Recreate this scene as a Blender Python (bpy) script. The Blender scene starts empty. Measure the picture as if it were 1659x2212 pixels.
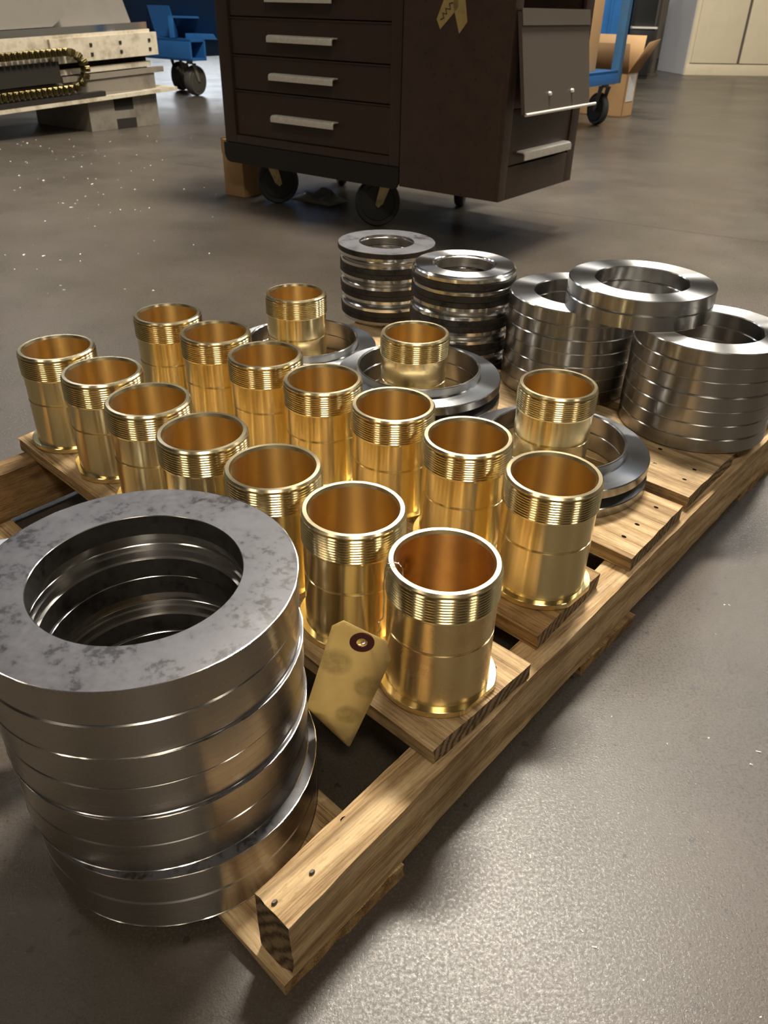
import bpy, bmesh, math, random
from mathutils import Vector, Matrix, noise

# ------------------------------------------------------------------ units
# 1 u = bore radius of a brass bushing; scene metres = u * S, floor at z = 0
S = 0.045
random.seed(7)
SC = bpy.context.scene
COL = SC.collection

# ------------------------------------------------------------------ camera
HC = 14.394                      # camera height above floor (u)
F_PX, PITCH, ROLL = 1677.37, 0.578265, 0.023573
W, H = 1659, 2212
cp, sp = math.cos(PITCH), math.sin(PITCH)
FWD = Vector((0, cp, -sp)); UP0 = Vector((0, sp, cp)); RT0 = Vector((1, 0, 0))
RT = RT0 * math.cos(ROLL) + UP0 * math.sin(ROLL)
UP = UP0 * math.cos(ROLL) - RT0 * math.sin(ROLL)
cd = bpy.data.cameras.new('camera')
cam = bpy.data.objects.new('camera', cd)
COL.objects.link(cam)
cam.matrix_world = Matrix(((RT.x, UP.x, -FWD.x, 0), (RT.y, UP.y, -FWD.y, 0),
                           (RT.z, UP.z, -FWD.z, HC * S), (0, 0, 0, 1)))
cd.sensor_fit = 'HORIZONTAL'
cd.sensor_width = 36.0
cd.lens = 36.0 * F_PX / W
cd.clip_start = 0.02
cd.clip_end = 80
cd.dof.use_dof = True
cd.dof.focus_distance = 0.80
cd.dof.aperture_fstop = 22.0
SC.camera = cam

# ------------------------------------------------------------------ world, exposure
w = bpy.data.worlds.new('world'); SC.world = w; w.use_nodes = True
w.node_tree.nodes['Background'].inputs[0].default_value = (0.10, 0.10, 0.10, 1)
w.node_tree.nodes['Background'].inputs[1].default_value = 0.3
SC.view_settings.view_transform = 'Standard'
SC.view_settings.look = 'None'
SC.view_settings.gamma = 1.0
SC.view_settings.use_curve_mapping = False
SC.view_settings.exposure = 0.03
SC.cycles.max_bounces = 10
SC.cycles.diffuse_bounces = 3
SC.cycles.glossy_bounces = 7
SC.cycles.sample_clamp_indirect = 8.0
SC.cycles.use_denoising = True

# ------------------------------------------------------------------ ceiling lamps (x, y in u, power W, colour, size m)
LAMP_H = 100.0
WARM = (1.0, 0.88, 0.70); NEUT = (1.0, 0.925, 0.80); COOL = (0.88, 0.93, 1.0)
LAMPS = [
    (13, 62, 440, NEUT), (-78, 66, 18, NEUT), (96, 66, 45, NEUT),
    (9, 150, 130, NEUT), (-78, 160, 60, COOL), (96, 160, 150, NEUT),
    (9, -48, 85, WARM), (-70, -40, 26, WARM), (96, -40, 26, WARM),
    (9, 106, 60, NEUT), (-78, 110, 22, COOL), (96, 110, 60, COOL),
]

# ------------------------------------------------------------------ helpers
def tag(o, label=None, cat=None, group=None, kind=None):
    if label: o['label'] = label
    if cat: o['category'] = cat
    if group: o['group'] = group
    if kind: o['kind'] = kind
    return o

def empty(name, loc, rz=0.0):
    o = bpy.data.objects.new(name, None); COL.objects.link(o)
    o.empty_display_size = 0.02
    o.location = loc; o.rotation_euler = (0, 0, rz)
    return o

def finish(me, angle=32):
    for p in me.polygons: p.use_smooth = True
    me.set_sharp_from_angle(angle=math.radians(angle))
    return me

def link(name, me, parent=None, loc=None, rz=0.0):
    o = bpy.data.objects.new(name, me); COL.objects.link(o)
    if parent is not None: o.parent = parent
    if loc is not None: o.location = loc
    if rz: o.rotation_euler = (0, 0, rz)
    return o

def copy_tree(o, parent=None):
    c = o.copy(); COL.objects.link(c); c.parent = parent
    for ch in list(o.children): copy_tree(ch, c)
    return c

def mesh_from_bm(name, bm, mats, angle=32):
    me = bpy.data.meshes.new(name)
    bmesh.ops.recalc_face_normals(bm, faces=bm.faces[:])
    bm.to_mesh(me); bm.free()
    for m in (mats if isinstance(mats, (list, tuple)) else [mats]): me.materials.append(m)
    return finish(me, angle)

def lathe(name, prof, mats, seg=96, midx=None, closed=True, mod=None, angle=32):
    """prof: (r, z) in u, spun about z. midx: material index per profile segment."""
    bm = bmesh.new(); rings = []
    for r, z in prof:
        ring = []
        for k in range(seg):
            t = 2 * math.pi * k / seg
            rr = r if mod is None else mod(r, t)
            if isinstance(rr, tuple): x, y = rr
            else: x, y = rr * math.cos(t), rr * math.sin(t)
            ring.append(bm.verts.new((x * S, y * S, z * S)))
        rings.append(ring)
    n = len(prof)
    for i in range(n if closed else n - 1):
        a, b = rings[i], rings[(i + 1) % n]
        for k in range(seg):
            f = bm.faces.new((a[k], a[(k + 1) % seg], b[(k + 1) % seg], b[k]))
            if midx: f.material_index = midx[i]
    return mesh_from_bm(name, bm, mats, angle)

def bm_box(bm, x0, x1, y0, y1, z0, z1, mi=0):
    v = [bm.verts.new((x * S, y * S, z * S)) for x in (x0, x1) for y in (y0, y1) for z in (z0, z1)]
    for q in ((0, 1, 3, 2), (4, 6, 7, 5), (0, 4, 5, 1), (2, 3, 7, 6), (0, 2, 6, 4), (1, 5, 7, 3)):
        f = bm.faces.new([v[i] for i in q]); f.material_index = mi
    return v

def boxes(name, lst, mats, parent=None, bevel=0.0, loc=None, rz=0.0):
    bm = bmesh.new()
    for b in lst: bm_box(bm, *b)
    if bevel:
        bmesh.ops.bevel(bm, geom=bm.edges[:], offset=bevel * S, segments=2, affect='EDGES', profile=0.6)
    return link(name, mesh_from_bm(name, bm, mats), parent, loc, rz)

def bm_prism(bm, pts, axis, lo, hi, mi=0):
    """extrude the closed 2-D outline pts along axis ('x','y','z') from lo to hi"""
    def put(p, t):
        if axis == 'x': return (t * S, p[0] * S, p[1] * S)
        if axis == 'y': return (p[0] * S, t * S, p[1] * S)
        return (p[0] * S, p[1] * S, t * S)
    a = [bm.verts.new(put(p, lo)) for p in pts]; b = [bm.verts.new(put(p, hi)) for p in pts]
    n = len(pts)
    fs = [bm.faces.new(a), bm.faces.new(b[::-1])]
    for i in range(n): fs.append(bm.faces.new((a[i], a[(i + 1) % n], b[(i + 1) % n], b[i])))
    for f in fs: f.material_index = mi

def bm_cyl(bm, p0, p1, r, seg=16, r1=None, cap=True):
    p0, p1 = Vector(p0), Vector(p1); d = (p1 - p0).normalized()
    s = d.orthogonal().normalized(); t = d.cross(s)
    r1 = r if r1 is None else r1
    A = []; B = []
    for k in range(seg):
        c = s * math.cos(2 * math.pi * k / seg) + t * math.sin(2 * math.pi * k / seg)
        A.append(bm.verts.new((p0 + c * r) * S)); B.append(bm.verts.new((p1 + c * r1) * S))
    for k in range(seg): bm.faces.new((A[k], A[(k + 1) % seg], B[(k + 1) % seg], B[k]))
    if cap: bm.faces.new(A[::-1]); bm.faces.new(B)

def bm_tube(bm, pts, r, seg=8):
    pts = [Vector(p) for p in pts]; rings = []
    for i, p in enumerate(pts):
        d = (pts[min(i + 1, len(pts) - 1)] - pts[max(i - 1, 0)]).normalized()
        s = d.orthogonal().normalized() if i == 0 else (rings_s - d * rings_s.dot(d)).normalized()
        rings_s = s; t = d.cross(s)
        rings.append([bm.verts.new((p + (s * math.cos(2 * math.pi * k / seg) + t * math.sin(2 * math.pi * k / seg)) * r) * S) for k in range(seg)])
    for a, b in zip(rings, rings[1:]):
        for k in range(seg): bm.faces.new((a[k], a[(k + 1) % seg], b[(k + 1) % seg], b[k]))
    bm.faces.new(rings[0][::-1]); bm.faces.new(rings[-1])

def V(x, y, z): return Vector((x * S, y * S, z * S))

def ray(X, Y): return FWD + RT * ((X - W / 2) / F_PX) - UP * ((Y - H / 2) / F_PX)
def at_y(X, Y, y):               # point of the vertical plane y = const (u)
    d = ray(X, Y); k = y / d.y
    return d.x * k, HC + d.z * k
def at_h(X, Y, h):
    d = ray(X, Y); k = (h - HC) / d.z
    return d.x * k, d.y * k

# ------------------------------------------------------------------ materials
class NB:
    def __init__(s, name):
        s.m = bpy.data.materials.new(name); s.m.use_nodes = True
        s.t = s.m.node_tree; s.b = s.t.nodes['Principled BSDF']
    def n(s, typ, **kw):
        nd = s.t.nodes.new('ShaderNode' + typ)
        for k, v in kw.items():
            if k.startswith('i_'): nd.inputs[k[2:].replace('_', ' ')].default_value = v
            else: setattr(nd, k, v)
        return nd
    def l(s, a, b): s.t.links.new(a, b); return s
    def coord(s, kind='Object', scale=(1, 1, 1), loc=(0, 0, 0)):
        tc = s.n('TexCoord'); mp = s.n('Mapping')
        mp.inputs['Scale'].default_value = scale; mp.inputs['Location'].default_value = loc
        s.l(tc.outputs[kind], mp.inputs['Vector']); return mp.outputs['Vector']
    def noise(s, vec, scale, detail=4, rough=0.6):
        nd = s.n('TexNoise'); nd.inputs['Scale'].default_value = scale
        nd.inputs['Detail'].default_value = detail; nd.inputs['Roughness'].default_value = rough
        s.l(vec, nd.inputs['Vector']); return nd.outputs['Fac']
    def ramp(s, fac, stops):
        r = s.n('ValToRGB'); cr = r.color_ramp
        while len(cr.elements) > 1: cr.elements.remove(cr.elements[0])
        cr.elements[0].position = stops[0][0]; cr.elements[0].color = (*stops[0][1], 1)
        for p, c in stops[1:]:
            e = cr.elements.new(p); e.color = (*c, 1)
        s.l(fac, r.inputs['Fac']); return r.outputs['Color']
    def mix(s, fac, a, b, typ='MIX'):
        m = s.n('Mix', data_type='RGBA', blend_type=typ)
        if isinstance(fac, float): m.inputs[0].default_value = fac
        else: s.l(fac, m.inputs[0])
        for v, i in ((a, 6), (b, 7)):
            if isinstance(v, tuple): m.inputs[i].default_value = (*v, 1)
            else: s.l(v, m.inputs[i])
        return m.outputs[2]
    def math(s, op, a, b=None, c=None):
        m = s.n('Math', operation=op)
        for i, v in enumerate((a, b, c)):
            if v is None: continue
            if isinstance(v, (int, float)): m.inputs[i].default_value = v
            else: s.l(v, m.inputs[i])
        return m.outputs[0]
    def maprange(s, v, a, b, c, d):
        m = s.n('MapRange'); s.l(v, m.inputs[0])
        for i, x in enumerate((a, b, c, d)): m.inputs[i + 1].default_value = x
        return m.outputs[0]
    def bump(s, h, strength, dist):
        b = s.n('Bump'); b.inputs['Strength'].default_value = strength; b.inputs['Distance'].default_value = dist
        s.l(h, b.inputs['Height']); s.l(b.outputs[0], s.b.inputs['Normal'])
    def set(s, **kw):
        for k, v in kw.items():
            k = k.replace('_', ' ')
            if isinstance(v, (int, float)): s.b.inputs[k].default_value = v
            elif isinstance(v, tuple): s.b.inputs[k].default_value = (*v, 1)
            else: s.l(v, s.b.inputs[k])
        return s

def metal(name, col, rough, aniso=0.0, mottle=0.0, streak=0.0, met=1.0):
    m = NB(name)
    base = col
    v = m.coord('Object')
    if mottle:
        base = m.ramp(m.noise(v, 60, 5), [(0.35, tuple(c * (1 - mottle) for c in col)), (0.65, col)])
    m.set(Metallic=met, Base_Color=base)
    r = rough
    if streak:
        ln = m.n('VectorMath', operation='LENGTH')
        mv = m.coord('Object', (1, 1, 0)); m.l(mv, ln.inputs[0])
        cx = m.n('CombineXYZ'); m.l(ln.outputs['Value'], cx.inputs[0])
        sep = m.n('SeparateXYZ'); m.l(v, sep.inputs[0]); m.l(sep.outputs[2], cx.inputs[2])
        r = m.maprange(m.noise(cx.outputs[0], 900, 3), 0.3, 0.7, rough * (1 - streak), rough * (1 + streak))
    m.set(Roughness=r)
    if aniso:
        tg = m.n('Tangent', direction_type='RADIAL', axis='Z')
        m.set(Anisotropic=aniso, Anisotropic_Rotation=0.25)
        m.l(tg.outputs[0], m.b.inputs['Tangent'])
    return m.m

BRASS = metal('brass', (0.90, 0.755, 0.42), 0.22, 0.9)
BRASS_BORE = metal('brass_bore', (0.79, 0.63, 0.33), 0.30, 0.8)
BRASS_BRIGHT = metal('brass_bright', (0.93, 0.79, 0.50), 0.24, 0.5)
STEEL = metal('machined_steel', (0.40, 0.39, 0.375), 0.25, 0.95)
STEEL_FACE = metal('turned_steel_face', (0.70, 0.70, 0.71), 0.31, 0.97, streak=0.1)
STEEL_GREY = metal('grey_steel_face', (0.33, 0.34, 0.36), 0.36, 0.9, streak=0.3)
STEEL_BRIGHT = metal('bright_steel', (0.78, 0.76, 0.73), 0.18, 0.5)
CHROME = metal('chrome', (0.8, 0.8, 0.8), 0.08)
ALU = metal('worn_aluminium', (0.86, 0.81, 0.72), 0.5, mottle=0.15, met=0.35)
ZINC = metal('yellow_zinc', (0.45, 0.38, 0.22), 0.35, mottle=0.3)
WIRE = metal('steel_wire', (0.75, 0.70, 0.6), 0.25)
BLACK_STEEL = None

def scale_mat(name, a, b, c, rough, metallic):
    m = NB(name); v = m.coord('Object')
    n1 = m.noise(v, 28, 8, 0.7); n2 = m.noise(v, 150, 4, 0.6)
    mx = m.math('ADD', m.math('MULTIPLY', n1, 0.7), m.math('MULTIPLY', n2, 0.3))
    m.set(Base_Color=m.ramp(mx, [(0.42, a), (0.475, b), (0.60, c)]), Metallic=metallic,
          Roughness=m.maprange(mx, 0.35, 0.6, rough * 0.75, rough * 1.2))
    m.bump(mx, 0.25, 0.0004)
    return m.m
SCALE_TOP = scale_mat('mill_scale', (0.025, 0.023, 0.024), (0.075, 0.073, 0.082), (0.098, 0.096, 0.108), 0.48, 0.35)
SCALE_DARK = scale_mat('dark_mill_scale', (0.012, 0.010, 0.009), (0.030, 0.026, 0.022), (0.045, 0.04, 0.034), 0.5, 0.3)

def wood(name, light, mid, dark, seed=0.0, ring=0.6, stain=0.35, rw=0.16):
    m = NB(name)
    oi = m.n('ObjectInfo')
    v0 = m.coord('Object', (1, 1, 1))
    off = m.n('VectorMath', operation='ADD')
    cmb = m.n('CombineXYZ')
    rnd = m.math('MULTIPLY', oi.outputs['Random'], 3.0)
    m.l(rnd, cmb.inputs[0]); m.l(m.math('MULTIPLY', oi.outputs['Random'], 0.35), cmb.inputs[1])
    cmb.inputs[2].default_value = 0.13
    m.l(v0, off.inputs[0]); m.l(cmb.outputs[0], off.inputs[1])
    st = m.n('VectorMath', operation='MULTIPLY'); m.l(off.outputs[0], st.inputs[0]); st.inputs[1].default_value = (2.2, 16, 16)
    warp = m.noise(st.outputs[0], 1.3, 3)
    # growth rings around the grain axis (x)
    yz = m.n('VectorMath', operation='MULTIPLY'); m.l(off.outputs[0], yz.inputs[0]); yz.inputs[1].default_value = (0.06, 1, 1)
    ln = m.n('VectorMath', operation='LENGTH'); m.l(yz.outputs[0], ln.inputs[0])
    rr = m.math('ADD', m.math('MULTIPLY', ln.outputs['Value'], 520.0 * ring), m.math('MULTIPLY', warp, 13.0))
    sn = m.math('ADD', m.math('MULTIPLY', m.math('SINE', rr), 0.5), 0.5)
    fi = m.n('VectorMath', operation='MULTIPLY'); m.l(off.outputs[0], fi.inputs[0]); fi.inputs[1].default_value = (5, 160, 160)
    fib = m.noise(fi.outputs[0], 3.0, 5, 0.7)
    blot = m.noise(off.outputs[0], 9, 4, 0.65)
    s2 = m.n('VectorMath', operation='MULTIPLY'); m.l(off.outputs[0], s2.inputs[0]); s2.inputs[1].default_value = (1.2, 34, 34)
    strk = m.noise(s2.outputs[0], 2.0, 4, 0.6)
    s3 = m.n('VectorMath', operation='MULTIPLY'); m.l(off.outputs[0], s3.inputs[0]); s3.inputs[1].default_value = (22, 110, 110)
    fuzz = m.noise(s3.outputs[0], 4.0, 4, 0.7)
    f = m.math('ADD', m.math('MULTIPLY', sn, rw), m.math('MULTIPLY', fib, 1.0 - rw))
    c = m.ramp(f, [(0.30, dark), (0.45, mid), (0.62, light)])
    c = m.mix(m.maprange(blot, 0.48, 0.75, 0.0, stain), c, tuple(x * 0.45 for x in dark))
    c = m.mix(m.maprange(strk, 0.50, 0.72, 0.0, 0.65), c, tuple(x * 0.8 for x in dark))
    c = m.mix(m.maprange(fuzz, 0.54, 0.70, 0.0, 0.45), c, tuple(x * 0.9 for x in dark))
    m.set(Base_Color=c, Roughness=0.72, Specular_IOR_Level=0.25)
    m.bump(m.math('ADD', m.math('MULTIPLY', fib, 0.8), m.math('MULTIPLY', sn, 0.25)), 0.5, 0.0012)
    return m.m
WOOD_A = wood('pine', (0.60, 0.44, 0.25), (0.43, 0.285, 0.14), (0.17, 0.10, 0.045), stain=0.5)
WOOD_B = wood('weathered_pine', (0.52, 0.375, 0.21), (0.35, 0.235, 0.12), (0.13, 0.08, 0.036), stain=0.8)
WOOD_C = wood('brown_pine', (0.42, 0.27, 0.125), (0.27, 0.16, 0.068), (0.10, 0.055, 0.022), stain=0.8)
WOOD_END = wood('end_grain', (0.30, 0.21, 0.12), (0.18, 0.12, 0.065), (0.06, 0.038, 0.02), ring=1.3, rw=0.32)

def floor_mat():
    m = NB('sealed_concrete'); v = m.coord('Object')
    big = m.noise(v, 1.3, 4, 0.55); med = m.noise(v, 9, 6, 0.65); fine = m.noise(v, 420, 4, 0.75)
    c = m.ramp(big, [(0.30, (0.048, 0.038, 0.028)), (0.55, (0.074, 0.061, 0.046)), (0.75, (0.100, 0.084, 0.065))])
    c = m.mix(m.maprange(med, 0.35, 0.65, 0.0, 0.45), c, (0.050, 0.043, 0.034))
    c = m.mix(m.maprange(fine, 0.52, 0.72, 0.0, 0.4), c, (0.19, 0.175, 0.15))
    # dark pits and stains
    vo = m.n('TexVoronoi'); vo.inputs['Scale'].default_value = 22
    m.l(v, vo.inputs['Vector'])
    pit = m.math('LESS_THAN', m.math('ADD', vo.outputs['Distance'], m.math('MULTIPLY', med, 0.16)), 0.155)
    hue = m.noise(m.coord('Object', loc=(3, 1, 0)), 3.5, 4, 0.6)
    c = m.mix(m.maprange(hue, 0.5, 0.7, 0.0, 0.25), c, (0.105, 0.075, 0.07))
    c = m.mix(m.math('MULTIPLY', pit, 0.75), c, (0.028, 0.024, 0.020))
    pn = m.noise(m.coord('Object', loc=(5, 2, 0)), 62, 2, 0.5)
    c = m.mix(m.maprange(pn, 0.685, 0.71, 0.0, 0.75), c, (0.025, 0.022, 0.019))
    # saw-cut joint
    sp_ = m.n('SeparateXYZ'); m.l(v, sp_.inputs[0])
    d = m.math('ABSOLUTE', m.math('SUBTRACT', m.math('ADD', sp_.outputs[1], m.math('MULTIPLY', sp_.outputs[0], 0.55)), 3.42))
    joint = m.math('LESS_THAN', d, 0.004)
    c = m.mix(m.math('MULTIPLY', joint, 0.7), c, (0.02, 0.018, 0.016))
    oil = m.noise(v, 2.6, 3, 0.5)
    speck = m.noise(v, 330, 3, 0.7)
    rough = m.math('ADD', m.maprange(oil, 0.35, 0.65, 0.24, 0.33), m.maprange(speck, 0.38, 0.62, -0.06, 0.15))
    m.set(Base_Color=c, Roughness=rough, Specular_IOR_Level=0.48)
    h = m.math('ADD', m.math('MULTIPLY', fine, 1.0), m.math('MULTIPLY', pit, -1.2))
    m.bump(h, 0.7, 0.00035)
    return m.m
FLOOR = floor_mat()

def paint(name, col, rough=0.45, dirt=0.0, dcol=(0.05, 0.045, 0.04), scale=14, spec=0.5, speck=0.0):
    m = NB(name); v = m.coord('Object')
    c = col
    if dirt:
        n = m.noise(v, scale, 7, 0.7)
        c = m.mix(m.maprange(n, 0.48, 0.72, 0.0, dirt), c, dcol)
    if speck:
        n2 = m.noise(v, 70, 3, 0.6)
        c = m.mix(m.maprange(n2, 0.62, 0.68, 0.0, speck), c, dcol)
    m.set(Base_Color=c, Roughness=rough, Specular_IOR_Level=spec)
    return m.m
BROWN = paint('brown_hammered_paint', (0.048, 0.030, 0.023), 0.36, 0.35, (0.075, 0.05, 0.035), 9, speck=0.5)
BROWN_PANEL = paint('rust_spotted_brown_paint', (0.062, 0.038, 0.028), 0.42, 0.5, (0.022, 0.013, 0.010), 16, speck=0.7)
BROWN_SHELF = paint('grey_brown_paint', (0.105, 0.085, 0.068), 0.36, 0.2, (0.14, 0.115, 0.095), 8)
BLACK = paint('black_paint', (0.012, 0.012, 0.012), 0.45)
RUBBER = paint('dark_rubber', (0.022, 0.022, 0.021), 0.55)
GREY_RUBBER = paint('grey_wheel', (0.075, 0.068, 0.055), 0.5, 0.4)
TAPE = paint('masking_tape', (0.42, 0.31, 0.12), 0.6, 0.3, (0.12, 0.09, 0.04), 40)
MARK = paint('marker_ink', (0.03, 0.025, 0.02), 0.6)
BLUE = paint('blue_paint', (0.025, 0.13, 0.36), 0.32, 0.3, (0.01, 0.05, 0.15), 6)
BLUE_DARK = paint('dark_blue_paint', (0.012, 0.05, 0.14), 0.4)
BLUE_GREY = paint('grey_blue_paint', (0.05, 0.13, 0.24), 0.4, 0.3)
CARD = paint('cardboard', (0.45, 0.27, 0.12), 0.75, 0.25, (0.30, 0.17, 0.07), 8)
CARD_DARK = paint('cardboard_dark', (0.28, 0.16, 0.07), 0.8)  # darker cardboard brown, on two of the open box's flaps
LABEL = paint('white_label', (0.62, 0.60, 0.56), 0.6, 0.5, (0.2, 0.2, 0.2), 60)
CREAM = paint('cream_paint', (0.76, 0.66, 0.47), 0.5, 0.2, (0.50, 0.42, 0.29), 5)
GREY_SIDE = paint('pale_grey', (0.78, 0.76, 0.77), 0.5)  # pale grey for the cupboard's side panel, the rest is cream
MACH_WHITE = paint('oily_white_paint', (0.52, 0.46, 0.355), 0.42, 0.85, (0.17, 0.125, 0.07), 9)
MACH_GREY = paint('machine_grey_paint', (0.19, 0.165, 0.13), 0.42, 0.7, (0.06, 0.048, 0.032), 6)
MACH_COVER = paint('machine_cover_paint', (0.105, 0.090, 0.070), 0.65, 0.4, (0.06, 0.05, 0.036), 5)
MACH_DARK = paint('machine_dark', (0.022, 0.019, 0.015), 0.85, spec=0.2)
WALL = paint('workshop_wall', (0.26, 0.24, 0.20), 0.8)
CEIL = paint('workshop_ceiling', (0.22, 0.215, 0.20), 0.8)
PLASTIC = paint('grey_film', (0.34, 0.34, 0.34), 0.3)
SWARF = paint('bright_swarf', (0.75, 0.74, 0.72), 0.3)
NAIL = paint('rusty_nail', (0.06, 0.035, 0.02), 0.5)
REDBROWN = paint('red_brown_fibre', (0.10, 0.025, 0.018), 0.7)

def emit(name, col, strength):
    m = NB(name); m.b.inputs['Emission Color'].default_value = (*col, 1)
    m.b.inputs['Emission Strength'].default_value = strength
    m.b.inputs['Base Color'].default_value = (0.8, 0.8, 0.8, 1)
    return m.m

# ------------------------------------------------------------------ room shell
RX0, RX1, RY0, RY1, RH = -210, 210, -120, 330, 118
def slab(name, x0, x1, y0, y1, z0, z1, m):
    o = boxes(name, [(x0, x1, y0, y1, z0, z1)], m); tag(o, kind='structure'); return o
slab('floor', RX0, RX1, RY0, RY1, -3, 0, FLOOR)
slab('ceiling', RX0, RX1, RY0, RY1, RH, RH + 3, CEIL)
slab('wall_back', RX0, RX1, RY1, RY1 + 3, 0, RH, WALL)
slab('wall_front', RX0, RX1, RY0 - 3, RY0, 0, RH, WALL)
slab('wall_left', RX0 - 3, RX0, RY0, RY1, 0, RH, WALL)
slab('wall_right', RX1, RX1 + 3, RY0, RY1, 0, RH, WALL)

# daylight opening in the back wall, far left
WIN = emit('daylight_pane', (0.86, 0.93, 1.0), 4.5)
wo = boxes('window_1', [(-120, -55, RY1 - 0.6, RY1 - 0.1, 18, 66)], WIN); tag(wo, kind='structure')
fr = boxes('window_frame', [(-123, -120, RY1 - 1, RY1, 16, 68), (-55, -52, RY1 - 1, RY1, 16, 68), (-123, -52, RY1 - 1, RY1, 66, 69), (-123, -52, RY1 - 1, RY1, 15, 18), (-88.5, -86.5, RY1 - 1, RY1, 18, 66)], MACH_GREY, wo)

# lamps
def ceiling_lamp(i, x, y, power, col):
    t = empty('ceiling_lamp', V(x, y, LAMP_H))
    where = ['over the pallet', 'left of the one over the pallet', 'right of the one over the pallet', 'beyond the tool cabinet', 'over the machine at the left', 'over the cream cabinet', 'behind the camera', 'behind the camera at the left', 'behind the camera at the right', 'above the tool cabinet', 'in the middle of the left row', 'in the middle of the right row'][i]
    tag(t, 'high bay ceiling lamp with a flat white housing, ' + where, 'lamp', 'high bay lamps under the ceiling')
    boxes('housing', [(-14, 14, -4.4, 4.4, 0.3, 2.2)], MACH_WHITE, t, 0.2)
    for q in (-10, 10): boxes('hanger', [(q - 0.2, q + 0.2, -0.2, 0.2, 2.2, RH - LAMP_H)], BLACK, t)
    ld = bpy.data.lights.new('lamp_light', 'AREA'); ld.shape = 'RECTANGLE'; ld.size = 26 * S; ld.size_y = 7.6 * S
    ld.energy = power; ld.color = col
    lo = bpy.data.objects.new('lamp_light', ld); COL.objects.link(lo); lo.parent = t
for i, (x, y, p_, c) in enumerate(LAMPS): ceiling_lamp(i, x, y, p_, c)

# ------------------------------------------------------------------ pallet frame: u = along boards (to the left), v = along stringers (away)
UD = Vector((-0.7362, 0.6767)); VD = Vector((0.6767, 0.7362))
def UV(u, v): p = UD * u + VD * v; return (p.x, p.y)
BOT, STR, DECK = 0.36, 1.992, 2.449         # heights above floor: bottom boards / stringer top / deck top

pallet = empty('wooden_pallet', V(*UV(14.8, 16.3), 0))
tag(pallet, 'worn wooden pallet loaded with brass bushings and steel rings', 'pallet')
PL = pallet.location

def plank(name, outline, z0, z1, mat, endmat, parent, rough_end=0.05, nx=36, wob=0.016, seed=0, label=None):
    """outline: corners (u,v) p00 (start,near) p10 (end,near) p11 p01; grain runs along p00->p10"""
    P = [Vector(UV(*q)) for q in outline]
    c = (P[0] + P[1] + P[2] + P[3]) / 4
    d = ((P[1] - P[0]) + (P[2] - P[3])).normalized()
    ang = math.atan2(d.y, d.x); R = Matrix.Rotation(-ang, 2)
    L = [R @ (p - c) for p in P]
    bm = bmesh.new(); ny, nz = 8, 4; grid = {}
    hz = (z1 - z0) / 2
    rs = random.Random(seed)
    for i in range(nx + 1):
        for j in range(ny + 1):
            for k in range(nz + 1):
                if 0 < i < nx and 0 < j < ny and 0 < k < nz: continue
                s, t, q = i / nx, j / ny, k / nz
                a = L[0].lerp(L[1], s); b = L[3].lerp(L[2], s); p = a.lerp(b, t)
                x, y, z = p.x, p.y, -hz + 2 * hz * q
                nv = Vector((x * 0.5 + seed * 3.1, y * 0.9, z * 2))
                if j in (0, ny): y += wob * 2 * noise.noise(nv * 1.2)
                if k == nz: z += 0.6 * wob * noise.noise(nv * 1.6) - wob * 0.3
                if i in (0, nx): x += rough_end * (noise.noise(Vector((seed, y * 6, z * 9))) + 0.6 * noise.noise(Vector((seed, y * 17, z * 22)))) * (1 if i else -1)
                if j in (0, ny) and k == nz: z -= 0.03; y += 0.03 * (1 if j == 0 else -1)
                grid[i, j, k] = bm.verts.new((x * S, y * S, z * S))
    def q(a, b, c_, d_, mi=0):
        f = bm.faces.new([grid[a], grid[b], grid[c_], grid[d_]]); f.material_index = mi
    for i in range(nx):
        for j in range(ny):
            for k in (0, nz): q((i, j, k), (i + 1, j, k), (i + 1, j + 1, k), (i, j + 1, k))
        for k in range(nz):
            for j in (0, ny): q((i, j, k), (i + 1, j, k), (i + 1, j, k + 1), (i, j, k + 1))
    for j in range(ny):
        for k in range(nz):
            for i in (0, nx): q((i, j, k), (i, j + 1, k), (i, j + 1, k + 1), (i, j, k + 1), 1)
    me = mesh_from_bm(name, bm, [mat, endmat], 40)
    o = link(name, me, parent, V(c.x, c.y, (z0 + z1) / 2) - PL, ang)
    if label: o['label'] = label
    return o

NAIL_ME = lathe('nail', [(0.001, 0.02), (0.035, 0.02), (0.05, -0.01), (0.05, -0.05), (0.001, -0.05)], NAIL, 10, closed=False)
HOLE = paint('nail_hole_dark', (0.012, 0.009, 0.007), 1.0, spec=0.0)
HOLE_ME = lathe('nail_hole', [(0.001, 0.003), (0.06, 0.004), (0.065, -0.02), (0.001, -0.02)], HOLE, 9, closed=False)
def nails(board, pts, ztop, proud=0.0, me=None):
    inv = Matrix.Rotation(-board.rotation_euler.z, 3, 'Z')
    for (u, v) in pts:
        x, y = UV(u, v)
        p = inv @ (V(x, y, ztop + proud) - PL - board.location)
        o = link('nail', me or HOLE_ME, board, p); o.scale = (1.2, 0.8, 1)

GAP = 0.004
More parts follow.
